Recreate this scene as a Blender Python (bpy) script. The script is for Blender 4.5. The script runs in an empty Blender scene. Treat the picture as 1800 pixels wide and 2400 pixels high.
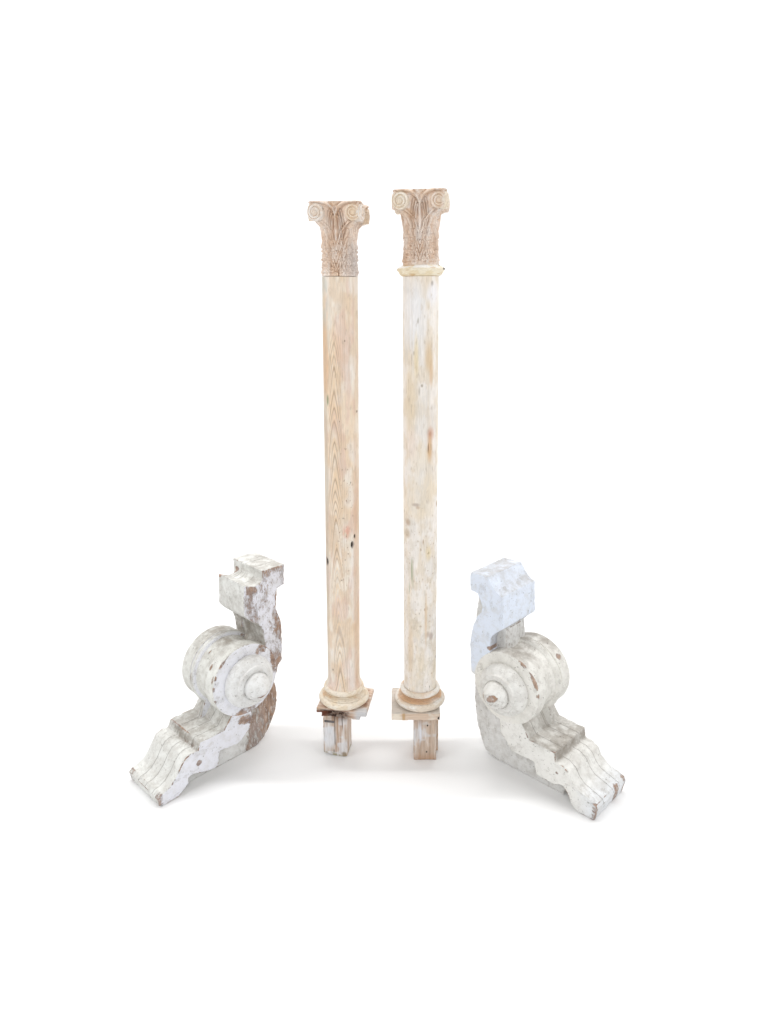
import bpy, bmesh, math
import numpy as np
from mathutils import Matrix, Vector

sc = bpy.context.scene
COL = sc.collection
# ------------------------------------------------------------------ camera
PITCH = math.radians(17.3)
CAM_H = 1.7877
cd = bpy.data.cameras.new("camera"); cam = bpy.data.objects.new("camera", cd); COL.objects.link(cam)
cam.location = (0, 0, CAM_H); cam.rotation_euler = (math.pi/2-PITCH, 0, 0)
cd.sensor_fit = 'VERTICAL'; cd.sensor_height = 36.0; cd.lens = 36.0*1637/2400
cd.clip_start = 0.05; cd.clip_end = 200
sc.camera = cam
# ------------------------------------------------------------------ world, lamps, exposure
w = bpy.data.worlds.new("World"); sc.world = w; w.use_nodes = True
bg = w.node_tree.nodes["Background"]; bg.inputs[0].default_value = (1.0, 1.0, 1.0, 1); bg.inputs[1].default_value = 0.20
def area(name, loc, target, size, power, color=(1, 1, 1)):
    l = bpy.data.lights.new(name, 'AREA'); l.shape = 'RECTANGLE'; l.size = size[0]; l.size_y = size[1]
    l.energy = power; l.color = color
    o = bpy.data.objects.new(name, l); COL.objects.link(o); o.location = loc
    o.rotation_euler = (Vector(target)-Vector(loc)).to_track_quat('-Z', 'Y').to_euler()
    return o
area("softbox_left", (-2.5, 1.3, 2.5), (-.4, 2.3, 0.1), (1.8, 1.4), 32)
area("softbox_right", (2.5, 1.3, 2.5), (.4, 2.3, 0.1), (1.8, 1.4), 32)
area("softbox_front", (0.0, -1.6, 2.8), (0, 3.2, 0.8), (2.4, 1.6), 72)
area("backdrop_wash", (0.0, 3.2, 5.4), (0, 5.8, 1.4), (14, .6), 455)
sc.view_settings.view_transform = 'Standard'; sc.view_settings.look = 'None'
sc.view_settings.exposure = -0.07; sc.view_settings.gamma = 1.0; sc.view_settings.use_curve_mapping = False
sc.cycles.use_denoising = True
sc.cycles.max_bounces = 8; sc.cycles.diffuse_bounces = 5

# ------------------------------------------------------------------ numpy noise
def _h(ix, iy, iz, seed):
    n = (ix.astype(np.int64)*374761393 + iy.astype(np.int64)*668265263 + iz.astype(np.int64)*2147483647 + seed*974634777) & 0xffffffff
    n = ((n ^ (n >> 13))*1274126177) & 0xffffffff
    n = ((n ^ (n >> 16))*2246822519) & 0xffffffff
    return ((n ^ (n >> 15)) & 0xffffff)/float(0xffffff)
def vnoise(P, seed=0):
    f0 = np.floor(P); t = P-f0; t = t*t*t*(t*(t*6-15)+10); i = f0.astype(np.int64)
    r = 0
    for a in (0, 1):
        for b in (0, 1):
            for c in (0, 1):
                wt = (t[:, 0] if a else 1-t[:, 0])*(t[:, 1] if b else 1-t[:, 1])*(t[:, 2] if c else 1-t[:, 2])
                r = r + wt*_h(i[:, 0]+a, i[:, 1]+b, i[:, 2]+c, seed)
    return r
def fbm(P, sc_=(1, 1, 1), oct=4, seed=0, gain=.5):
    P = P*np.asarray(sc_, float); r = 0; a = 1; s = 0
    for k in range(oct):
        r = r+a*vnoise(P*(2**k)+17.3*k, seed+k); s += a; a *= gain
    return r/s
def sstep(a, b, x): 
    t = np.clip((x-a)/(b-a), 0, 1); return t*t*(3-2*t)
def lin(r, g, b):
    c = np.array([r, g, b])/255.; return np.where(c <= .04045, c/12.92, ((c+.055)/1.055)**2.4)
def mix(A, B, t):
    t = np.asarray(t)[:, None]; return A*(1-t)+B*t

# ------------------------------------------------------------------ mesh helpers
def mesh_np(name, V, F, smooth=True):
    me = bpy.data.meshes.new(name); me.from_pydata([tuple(v) for v in V], [], [tuple(f) for f in F])
    me.update()
    if smooth: me.shade_smooth()
    return me
def obj(name, me, mat, parent=None):
    o = bpy.data.objects.new(name, me); COL.objects.link(o); o.parent = parent
    me.materials.clear(); me.materials.append(mat); return o
def verts(me):
    a = np.empty(len(me.vertices)*3, np.float32); me.vertices.foreach_get('co', a); return a.reshape(-1, 3).astype(float)
def set_verts(me, V):
    me.vertices.foreach_set('co', V.astype(np.float32).ravel()); me.update()
def normals(me):
    a = np.empty(len(me.vertices)*3, np.float32); me.vertices.foreach_get('normal', a); return a.reshape(-1, 3).astype(float)
def set_col(me, rgb, name='Col'):
    at = me.attributes.new(name, 'FLOAT_COLOR', 'POINT'); a = np.ones((len(rgb), 4), np.float32); a[:, :3] = rgb
    at.data.foreach_set('color', a.ravel())
def set_f(me, v, name):
    at = me.attributes.new(name, 'FLOAT', 'POINT'); at.data.foreach_set('value', np.asarray(v, np.float32))
def curvature(me, it=2):
    V = verts(me); N = normals(me); e = np.empty(len(me.edges)*2, np.int32); me.edges.foreach_get('vertices', e); e = e.reshape(-1, 2)
    n = len(V); cnt = np.bincount(e.ravel(), minlength=n).astype(float); cnt[cnt == 0] = 1
    def avg(X): return np.stack([np.bincount(e[:, 0], X[e[:, 1], k], n)+np.bincount(e[:, 1], X[e[:, 0], k], n) for k in range(X.shape[1])], 1)/cnt[:, None]
    c = (((V-avg(V))*N).sum(1))[:, None]
    for _ in range(it): c = .5*c+.5*avg(c)
    return c[:, 0]
def grid_faces(nu, nv, wrap=True):
    F = []
    for j in range(nv-1):
        b = j*nu; c = b+nu
        for i in range(nu if wrap else nu-1):
            k = (i+1) % nu; F.append((b+i, b+k, c+k, c+i))
    return F
def densify(prof, step):
    out = [prof[0]]
    for a, b in zip(prof[:-1], prof[1:]):
        n = max(1, int(math.hypot(b[0]-a[0], b[1]-a[1])/step))
        out += [(a[0]+(b[0]-a[0])*k/n, a[1]+(b[1]-a[1])*k/n) for k in range(1, n+1)]
    return out
def smoothp(prof, it=1):
    """Chaikin rounding of an open polyline, end points kept"""
    for _ in range(it):
        q = [prof[0]]
        for a, b in zip(prof[:-1], prof[1:]):
            q += [(a[0]*.75+b[0]*.25, a[1]*.75+b[1]*.25), (a[0]*.25+b[0]*.75, a[1]*.25+b[1]*.75)]
        prof = q+[prof[-1]]
    return prof
def lathe(name, prof, nseg=160, axis='Z', caps=True):
    """prof = (radius, along axis) from first to last; radii > 0; capped at both ends"""
    V = []
    for r, z in prof:
        for i in range(nseg):
            a = 2*math.pi*i/nseg; V.append((r*math.cos(a), r*math.sin(a), z))
    F = grid_faces(nseg, len(prof))
    if caps:
        n = len(prof); V += [(0, 0, prof[0][1]), (0, 0, prof[-1][1])]; a, b = len(V)-2, len(V)-1
        F += [(a, (i+1) % nseg, i) for i in range(nseg)]
        F += [(b, (n-1)*nseg+i, (n-1)*nseg+(i+1) % nseg) for i in range(nseg)]
    return mesh_np(name, V, F)
def prism_bm(bm, poly, y0, y1):
    """closed prism of a (u, z) outline between y0 and y1"""
    A = [bm.verts.new((p[0], y0, p[1])) for p in poly]; B = [bm.verts.new((p[0], y1, p[1])) for p in poly]; n = len(poly)
    bm.faces.new(A); bm.faces.new(B[::-1])
    for i in range(n): bm.faces.new((A[(i+1) % n], A[i], B[i], B[(i+1) % n]))
def box_bm(bm, lo, hi, M=None):
    r = bmesh.ops.create_cube(bm, size=1); c = [(lo[k]+hi[k])/2 for k in range(3)]; s = [hi[k]-lo[k] for k in range(3)]
    for v in r['verts']:
        v.co = Vector([c[k]+v.co[k]*s[k] for k in range(3)])
        if M is not None: v.co = M @ v.co
def remeshed(name, bm, voxel):
    bmesh.ops.triangulate(bm, faces=bm.faces[:]); bmesh.ops.recalc_face_normals(bm, faces=bm.faces[:])
    me = bpy.data.meshes.new(name); bm.to_mesh(me); bm.free()
    o = bpy.data.objects.new(name, me); COL.objects.link(o)
    m = o.modifiers.new('r', 'REMESH'); m.mode = 'VOXEL'; m.voxel_size = voxel; m.adaptivity = 0; m.use_smooth_shade = True
    ev = o.evaluated_get(bpy.context.evaluated_depsgraph_get())
    out = bpy.data.meshes.new_from_object(ev); bpy.data.objects.remove(o); bpy.data.meshes.remove(me)
    out.name = name; out.shade_smooth(); return out

# ------------------------------------------------------------------ materials
def nt(name):
    m = bpy.data.materials.new(name); m.use_nodes = True; t = m.node_tree; return m, t, t.nodes["Principled BSDF"]
def N(t, kind, **kw):
    n = t.nodes.new(kind)
    for k, v in kw.items():
        if k.startswith('i_'): n.inputs[k[2:].replace('_', ' ')].default_value = v
        else: setattr(n, k, v)
    return n
def noise_node(t, vec, scale, detail=6, rough=.6, stretch=None, dist=0):
    if stretch:
        mp = N(t, 'ShaderNodeMapping'); mp.inputs['Scale'].default_value = stretch; t.links.new(vec, mp.inputs[0]); vec = mp.outputs[0]
    n = N(t, 'ShaderNodeTexNoise'); n.inputs['Scale'].default_value = scale; n.inputs['Detail'].default_value = detail
    n.inputs['Roughness'].default_value = rough; n.inputs['Distortion'].default_value = dist
    t.links.new(vec, n.inputs['Vector']); return n.outputs['Fac']
def mrange(t, x, a, b, c=0, d=1, smooth=True):
    n = N(t, 'ShaderNodeMapRange', interpolation_type='SMOOTHSTEP' if smooth else 'LINEAR')
    t.links.new(x, n.inputs[0])
    for i, v in enumerate((a, b, c, d)): n.inputs[i+1].default_value = v
    return n.outputs[0]
def mth(t, op, a, b=None):
    n = N(t, 'ShaderNodeMath', operation=op)
    for i, x in enumerate((a, b)):
        if x is None: continue
        if isinstance(x, (int, float)): n.inputs[i].default_value = x
        else: t.links.new(x, n.inputs[i])
    return n.outputs[0]
def mixc(t, f, a, b, mode='MIX'):
    n = N(t, 'ShaderNodeMix', data_type='RGBA', blend_type=mode)
    if isinstance(f, (int, float)): n.inputs[0].default_value = f
    else: t.links.new(f, n.inputs[0])
    for i, x in ((6, a), (7, b)):
        if isinstance(x, (tuple, list, np.ndarray)): n.inputs[i].default_value = (*x[:3], 1)
        else: t.links.new(x, n.inputs[i])
    return n.outputs[2]
def attr(t, name):
    return N(t, 'ShaderNodeAttribute', attribute_name=name)

def wood_material(name, stretch=(1, 1, .08), grain=.12, bump=.25, rough=.62):
    m, t, b = nt(name); L = t.links.new
    tc = N(t, 'ShaderNodeTexCoord').outputs['Object']
    c = attr(t, 'Col').outputs['Color']
    g = noise_node(t, tc, 420, 5, .65, stretch)
    f = mrange(t, g, .3, .7, 1-grain, 1+grain*.6, False)
    cc = N(t, 'ShaderNodeCombineColor'); [L(f, cc.inputs[i]) for i in range(3)]
    c = mixc(t, 1.0, c, cc.outputs[0], 'MULTIPLY')
    L(c, b.inputs['Base Color']); b.inputs['Roughness'].default_value = rough
    b.inputs['Specular IOR Level'].default_value = .25
    bp = N(t, 'ShaderNodeBump'); bp.inputs['Strength'].default_value = bump; bp.inputs['Distance'].default_value = .002
    L(g, bp.inputs['Height']); L(bp.outputs[0], b.inputs['Normal'])
    return m

def paint_material(name, white, white2, stretch, seams=(), seed=0.0):
    """old chipped paint over pine: white (two tones), grime film, bare wood where attribute 'raw' and a noise agree"""
    m, t, b = nt(name); L = t.links.new
    tc0 = N(t, 'ShaderNodeTexCoord').outputs['Object']
    mp = N(t, 'ShaderNodeMapping'); mp.inputs['Location'].default_value = (seed, seed*1.7, -seed); L(tc0, mp.inputs[0]); tc = mp.outputs[0]
    raw = attr(t, 'raw').outputs['Fac']; cool = attr(t, 'cool').outputs['Fac']; grime_shade = attr(t, 'grime_shade').outputs['Fac']
    # paint film
    n1 = noise_node(t, tc, 34, 8, .7)
    n2 = noise_node(t, tc, 9, 5, .6)
    base = mixc(t, cool, white, white2)
    film = mrange(t, n1, .42, .70, 0, .34)
    base = mixc(t, film, base, lin(196, 193, 185))
    gf = mth(t, 'MULTIPLY', grime_shade, mrange(t, mth(t, 'ADD', mth(t, 'MULTIPLY', n2, .5), mth(t, 'MULTIPLY', n1, .5)), .34, .62, .25, 1))
    base = mixc(t, gf, base, lin(148, 140, 130))  # dirt film; the same mask also carries shade painted on the uprights
    # dark specks and hairline cracks of the paint
    sp = noise_node(t, tc, 120, 2, .5)
    spk = mrange(t, sp, .67, .73, 0, .6)
    nf = noise_node(t, tc, 26, 9, .72, stretch)
    flake = mrange(t, nf, .590, .605)
    base = mixc(t, mth(t, 'MULTIPLY', flake, .10), base, lin(186, 180, 168))
    fedge = mth(t, 'MULTIPLY', mrange(t, nf, .580, .592), mrange(t, nf, .615, .600))
    base = mixc(t, mth(t, 'MULTIPLY', fedge, .25), base, lin(128, 120, 110))
    base = mixc(t, spk, base, lin(105, 98, 90))
    # bare wood
    w1 = noise_node(t, tc, 60, 5, .65, stretch)
    w2 = noise_node(t, tc, 14, 3, .5, stretch)
    wood = mixc(t, mrange(t, w1, .32, .68), lin(118, 90, 72), lin(182, 154, 134))
    wood = mixc(t, mrange(t, w2, .40, .62, 0, .6), wood, lin(152, 140, 136))
    w3 = noise_node(t, tc, 26, 3, .5)
    wood = mixc(t, mrange(t, w3, .56, .70, 0, .5), wood, lin(168, 124, 84))
    fk = noise_node(t, tc, 130, 6, .7, stretch)
    wood = mixc(t, mrange(t, fk, .54, .64, 0, .6), wood, lin(222, 216, 214))
    c1 = noise_node(t, tc, 105, 9, .80, stretch, .2)
    v = mth(t, 'ADD', c1, mth(t, 'MULTIPLY', raw, .8))
    chip = mrange(t, v, .71, .80, 0, .94)
    col = mixc(t, chip, base, wood)
    rimc = mth(t, 'MULTIPLY', mrange(t, v, .69, .72), mrange(t, v, .76, .73))
    col = mixc(t, mth(t, 'MULTIPLY', rimc, .35), col, lin(120, 108, 98))
    vo = N(t, 'ShaderNodeTexVoronoi', feature='DISTANCE_TO_EDGE'); vo.inputs['Scale'].default_value = 34
    vm = N(t, 'ShaderNodeMapping'); vm.inputs['Scale'].default_value = stretch
    wv_ = N(t, 'ShaderNodeVectorMath', operation='ADD'); nz = N(t, 'ShaderNodeTexNoise'); nz.inputs['Scale'].default_value = 30; nz.inputs['Detail'].default_value = 4
    L(tc, nz.inputs['Vector']); sc_v = N(t, 'ShaderNodeVectorMath', operation='SCALE'); sc_v.inputs[3].default_value = .05; L(nz.outputs['Color'], sc_v.inputs[0])
    L(tc, wv_.inputs[0]); L(sc_v.outputs[0], wv_.inputs[1]); L(wv_.outputs[0], vm.inputs[0]); L(vm.outputs[0], vo.inputs['Vector'])
    craze = mth(t, 'MULTIPLY', mrange(t, vo.outputs[0], .012, .045, 1, 0), mrange(t, n2, .50, .64, 0, .22))
    col = mixc(t, craze, col, lin(122, 114, 104))
    # joints between the boards the piece was glued up from
    sep = N(t, 'ShaderNodeSeparateXYZ'); L(tc0, sep.inputs[0])
    gn = N(t, 'ShaderNodeSeparateXYZ'); L(N(t, 'ShaderNodeNewGeometry').outputs['Normal'], gn.inputs[0])
    dmin = None
    wob = mth(t, 'MULTIPLY', mth(t, 'SUBTRACT', n2, .5), .006)
    for s in seams:
        d = mth(t, 'ABSOLUTE', mth(t, 'ADD', mth(t, 'SUBTRACT', sep.outputs[1], s), wob))
        dmin = d if dmin is None else mth(t, 'MINIMUM', dmin, d)
    hgt = mth(t, 'SUBTRACT', mth(t, 'SUBTRACT', mth(t, 'MULTIPLY', n1, .4), mth(t, 'MULTIPLY', flake, .3)), mth(t, 'MULTIPLY', chip, .6))
    if dmin is not None:
        sm = mrange(t, dmin, .0006, .0022, 1, 0)
        sm = mth(t, 'MULTIPLY', sm, mrange(t, sp, .3, .5, .35, 1))
        sm = mth(t, 'MULTIPLY', sm, mrange(t, gn.outputs[2], .12, .35, 0, 1))
        col = mixc(t, mth(t, 'MULTIPLY', sm, .55), col, lin(112, 106, 98))
        hgt = mth(t, 'SUBTRACT', hgt, sm)
    L(col, b.inputs['Base Color']); b.inputs['Roughness'].default_value = .6
    b.inputs['Specular IOR Level'].default_value = .25
    bp = N(t, 'ShaderNodeBump'); bp.inputs['Strength'].default_value = .6; bp.inputs['Distance'].default_value = .003
    L(hgt, bp.inputs['Height']); L(bp.outputs[0], b.inputs['Normal'])
    return m

def plain(name, col, rough=.6, metal=0):
    m, t, b = nt(name)
    tc = N(t, 'ShaderNodeTexCoord').outputs['Object']; n = noise_node(t, tc, 60, 5)
    c = mixc(t, mrange(t, n, .35, .65), np.asarray(col)*.75, np.minimum(np.asarray(col)*1.15, .95))
    t.links.new(c, b.inputs['Base Color']); b.inputs['Roughness'].default_value = rough; b.inputs['Metallic'].default_value = metal
    return m

# ------------------------------------------------------------------ setting: a seamless white sweep
m, t, b = nt("white_paper")
tc = N(t, 'ShaderNodeTexCoord').outputs['Object']
pn = noise_node(t, tc, 1.5, 4)
t.links.new(mixc(t, pn, (.845, .845, .845), (.855, .855, .855)), b.inputs['Base Color'])
b.inputs['Roughness'].default_value = .95; b.inputs['Specular IOR Level'].default_value = .05
PAPER = m
prof = [(-3.5, 0.0), (0, 0), (2, 0), (4.2, 0)]
R = 1.6
prof += [(4.2+R*math.sin(a), R-R*math.cos(a)) for a in np.linspace(0.05, math.pi/2, 24)] + [(4.2+R, 3.0), (4.2+R, 6.5)]
V = []; F = []
for y, z in prof: V += [(-8, y, z), (8, y, z)]
for i in range(len(prof)-1): F.append((2*i, 2*i+1, 2*i+3, 2*i+2))
bd = obj("backdrop", mesh_np("backdrop", V, F), PAPER)
bd["kind"] = "structure"

# ------------------------------------------------------------------ columns
def thing(name, label, cat, group, loc, rot=(0, 0, 0)):
    o = bpy.data.objects.new(name, None); COL.objects.link(o); o.location = loc; o.rotation_euler = rot
    o.empty_display_size = .1
    o['label'] = label; o['category'] = cat; o['group'] = group; o['kind'] = 'thing'; return o

PINE = wood_material("stripped_pine", (1, 1, .06), .10, .2)
CARVE = wood_material("carved_pine", (1, 1, .10), .20, .35)
TURN = wood_material("turned_pine", (.3, .3, 1.0), .12, .2)
BLOCK = wood_material("rough_pine", (1, 1, .05), .22, .5)
SLAB = wood_material("sawn_pine", (.06, 1, 1), .16, .4)
IRON = plain("dull_iron", (.16, .15, .15), .55, .6)

def blob(x, y, cx, cy, rx, ry, soft=.35, ang=0):
    c, s = math.cos(ang), math.sin(ang)
    dx, dy = x-cx, y-cy; a = (dx*c+dy*s)/rx; b_ = (-dx*s+dy*c)/ry
    return 1-sstep(1-soft, 1+soft, np.sqrt(a*a+b_*b_))

def shaft_mesh(which, r0, r1, z0, z1):
    nu, nv = 300, 860
    z = np.linspace(z0, z1, nv); a = np.linspace(0, 2*np.pi, nu, endpoint=False)
    A, Zg = np.meshgrid(a, z); A = A.ravel(); Zg = Zg.ravel()
    tt = (Zg-z0)/(z1-z0)
    r = r0+(r1-r0)*tt + .0012*np.sin(np.pi*tt)
    r = r + .008*np.exp(-((Zg-z0)/.022)**2*1.2)*(1 if which == 'L' else .15)      # apophyge at the foot
    P = np.stack([r*np.cos(A), r*np.sin(A), Zg], 1)
    x = np.cos(A); front = np.sin(A) < 0
    fm = np.where(front, 1., 0.)
    X = np.where(front, x, 9.)            # relative position across the front, -1..1
    big = fbm(P, (10, 10, 5.5), 4, 3 if which == 'L' else 8)
    mid = fbm(P, (38, 38, 17), 4, 11 if which == 'L' else 21)
    streak = fbm(P, (130, 130, 3.), 4, 31 if which == 'L' else 41)
    fine = fbm(P, (300, 300, 60), 3, 51)
    if which == 'L':
        c = mix(np.tile(lin(229, 211, 190), (len(P), 1)), lin(239, 229, 215), sstep(.38, .62, mid))
        c = mix(c, lin(234, 208, 176), sstep(.50, .70, big)*.5)
        c = mix(c, lin(222, 190, 176), sstep(.52, .68, fbm(P, (30, 30, 9), 3, 77))*.45)
        c = mix(c, lin(240, 236, 232), sstep(.50, .72, fbm(P, (26, 26, 11), 5, 91))*.45)
        c = mix(c, lin(200, 178, 156), sstep(.52, .72, streak)*.22)
        # growth rings: long nested arches up the left of the front
        wob = (fbm(P, (14, 14, 5), 3, 5)-.5)
        drift = -.36+.16*(1-tt)+.05*np.sin(Zg*4.1)
        xx = X-drift + wob*.06
        ring = Zg + .78*np.abs(xx)**1.6 + wob*.018 + .012*np.sin(Zg*23)
        per = .043+.010*np.sin(Zg*7)
        rq = ring/.055+1.5*fbm(np.stack([ring*13, 0*ring, 0*ring], 1), (1, 1, 1), 2, 5); ph = np.mod(rq, 1)
        line = np.exp(-((ph-.5)/.15)**2)*(.25+1.1*_h(np.floor(rq), 0*rq, 0*rq, 9))
        wgt = fm*(1-sstep(.26, .50, np.abs(xx)))*sstep(1.73, 1.55, Zg)
        c = mix(c, lin(160, 124, 94), np.clip(line, 0, 1)*wgt*.60)
        c = mix(c, lin(236, 208, 172), np.exp(-((ph-.8)/.16)**2)*wgt*.5)
        # straight grain on the flanks of the arches
        sg = np.exp(-(np.mod(X*9+wob*1.2, 1)-.5)**2/.02)
        c = mix(c, lin(182, 146, 112), sg*fm*sstep(.26, .40, xx)*(1-sstep(.55, .7, xx))*.28)
        # grey-green film near the head and down the left edge
        c = mix(c, lin(188, 188, 178), blob(X, Zg, -.95, 1.72, .35, .22)*.6*sstep(.35, .6, mid))
        c = mix(c, lin(170, 158, 140), blob(X, Zg, -.98, 1.2, .22, .8)*.45)
        c = mix(c, lin(214, 172, 132), blob(X, Zg, -.85, 1.58, .2, .12)*.6)
        c = mix(c, lin(212, 178, 148), blob(X, Zg, .82, .75, .14, .55, .5)*.55)
        c = mix(c, lin(226, 146, 126), blob(X, Zg, .30, .968, .17, .022, .9)*.6*sstep(.25, .6, fbm(P, (60, 60, 40), 3, 6)))
        c = mix(c, lin(52, 44, 38), blob(X, Zg, .62, .915, .075, .0125, .4))
        c = mix(c, lin(62, 52, 44), blob(X, Zg, .76, .945, .045, .008, .5))
        c = mix(c, lin(60, 48, 42), blob(X, Zg, -.93, .84, .10, .014, .5))
        c = mix(c, lin(96, 128, 84), blob(X, Zg, -.72, 1.44, .05, .016, .6)*.7)
        for px, pz, rx, rz in ((-.05, 1.37, .03, .004), (.28, 1.64, .05, .005), (.1, 1.02, .05, .004), (.55, 1.15, .04, .006), (-.62, .40, .05, .007), (.2, .86, .03, .006), (-.02, .78, .06, .004), (.9, 1.40, .06, .007)):
            c = mix(c, lin(128, 100, 80), blob(X, Zg, px, pz, rx*.7, rz*.6, .6)*.75)
        spk = fbm(P, (170, 170, 120), 2, 61)
        c = mix(c, lin(170, 136, 112), sstep(.76, .84, spk)*blob(X, Zg, .15, 1.02, .5, .28, .4)*.8)
    else:
        c = mix(np.tile(lin(230, 219, 204), (len(P), 1)), lin(239, 233, 226), sstep(.36, .60, mid))
        c = mix(c, lin(232, 216, 188), sstep(.52, .70, big)*.38)
        c = mix(c, lin(222, 216, 208), sstep(.48, .70, fbm(P, (24, 24, 11), 4, 77))*.5)
        c = mix(c, lin(238, 238, 240), blob(X, Zg, -.35, 1.72, .5, .12, .5)*.7)
        c = mix(c, lin(206, 192, 170), sstep(.55, .74, streak)*.22)
        c = mix(c, lin(206, 194, 172), sstep(.56, .66, fbm(P, (60, 60, 40), 4, 101))*.35*sstep(1.25, .7, Zg))
        for px, pz, rx, rz, cc_, k, an in (
            (.52, 1.325, .17, .022, (206, 160, 136), .8, 0), (.50, 1.325, .09, .012, (178, 120, 100), .7, 0), (.48, 1.275, .13, .042, (210, 160, 100), .7, 0), (.40, 1.275, .04, .022, (92, 60, 36), .85, 0),
            (.58, 1.822, .09, .011, (140, 122, 108), .85, 0), (.60, 1.79, .3, .03, (240, 240, 246), .6, 0), (-.20, 1.705, .045, .012, (150, 138, 118), .7, 0), (-.42, 1.60, .05, .010, (128, 112, 92), .7, 0),
            (.42, 1.585, .22, .045, (212, 182, 138), .7, 0), (.55, 1.53, .10, .04, (214, 176, 132), .6, 0), (-.12, 1.475, .05, .022, (150, 132, 102), .5, 0), (.02, 1.492, .08, .007, (140, 122, 96), .8, 0),
            (-.30, 1.585, .12, .07, (232, 214, 172), .7, 0), (-.6, 1.44, .3, .12, (226, 206, 172), .6, 0), (-.55, 1.29, .3, .05, (232, 212, 196), .5, 0),
            (.97, 1.06, .06, .014, (168, 128, 84), .8, 0), (-.3, 1.07, .2, .006, (172, 152, 138), .7, 0), (-.2, 1.06, .14, .008, (186, 160, 136), .7, 0), (-.75, 1.0, .12, .012, (182, 152, 122), .7, 0), (-.78, .955, .14, .016, (180, 156, 120), .6, 0),
            (.12, .930, .05, .012, (176, 146, 112), .8, 0), (-.02, .900, .05, .008, (168, 138, 108), .8, 0), (.45, .885, .05, .007, (128, 108, 90), .9, 0), (.42, .885, .16, .03, (222, 200, 150), .6, 0),
            (-.55, .815, .03, .045, (134, 146, 100), .75, 0), (-.48, .80, .025, .06, (140, 148, 108), .6, 0), (-.68, .745, .035, .03, (150, 156, 124), .6, 0),
            (.22, .660, .05, .008, (176, 140, 100), .8, 0), (.62, .545, .12, .015, (164, 142, 130), .7, 0), (.42, .555, .10, .012, (180, 156, 138), .6, 0), (.30, .62, .07, .10, (222, 192, 156), .6, 0), (-.1, .645, .025, .006, (130, 112, 96), .8, 0),
            (-.6, .48, .16, .09, (216, 190, 154), .6, 0), (.55, .327, .025, .008, (96, 82, 72), .9, 0), (.96, .44, .03, .008, (90, 76, 68), .8, 0)):
            sm_ = rx*rz < .0012
            c = mix(c, lin(*cc_), blob(X, Zg, px, pz, rx*(.75 if sm_ else 1), rz*(.7 if sm_ else 1), .6)*k*(.85 if sm_ else .9))
        spk = fbm(P, (170, 170, 120), 2, 61)
        c = mix(c, lin(176, 148, 122), sstep(.77, .84, spk)*.5*sstep(1.2, .9, Zg))
        kn = .5+.5*np.sin(90*(X-.5+.25*np.exp(-((Zg-1.32)/.06)**2)*np.sign(X-.52)))
        c = mix(c, lin(210, 184, 158), kn*fm*np.exp(-((X-.5)/.25)**2)*np.exp(-((Zg-1.33)/.14)**2)*.25)
    c = mix(c, lin(176, 154, 130), sstep(.66, .76, fbm(P, (120, 120, 36), 4, 141))*.25)
    c = c*(1+.16*(fine-.5)[:, None])
    dent = np.zeros(len(P))
    if which == 'L':
        dent += .006*blob(X, Zg, .62, .915, .075, .0125, .4)+.004*blob(X, Zg, .76, .945, .045, .008, .5)+.004*blob(X, Zg, -.93, .84, .10, .014, .5)
    else:
        dent += .003*blob(X, Zg, .97, 1.06, .06, .014, .5)+.002*blob(X, Zg, .4, 1.275, .04, .022, .5)
    r2 = r-dent+.0010*(fbm(P, (40, 40, 10), 3, 7)-.5)
    P = np.stack([r2*np.cos(A), r2*np.sin(A), Zg], 1)
    Vl = list(map(tuple, P))+[(0, 0, z0), (0, 0, z1)]; n = nu*nv
    F = grid_faces(nu, nv)+[(n, (i+1) % nu, i) for i in range(nu)]+[(n+1, (nv-1)*nu+i, (nv-1)*nu+(i+1) % nu) for i in range(nu)]
    me = mesh_np("shaft", Vl, F); set_col(me, np.vstack([c, c[:2]])); return me

def seg_dist(x, y, pts):
    d = np.full(x.shape, 9.); sgn = np.zeros(x.shape)
    for (ax, ay), (bx, by) in zip(pts[:-1], pts[1:]):
        vx, vy = bx-ax, by-ay; l2 = vx*vx+vy*vy+1e-12
        t_ = np.clip(((x-ax)*vx+(y-ay)*vy)/l2, 0, 1); dx, dy = x-ax-t_*vx, y-ay-t_*vy; dd = np.hypot(dx, dy)
        s = np.sign(vx*dy-vy*dx); sgn = np.where(dd < d, s, sgn); d = np.minimum(d, dd)
    return d, sgn

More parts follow.
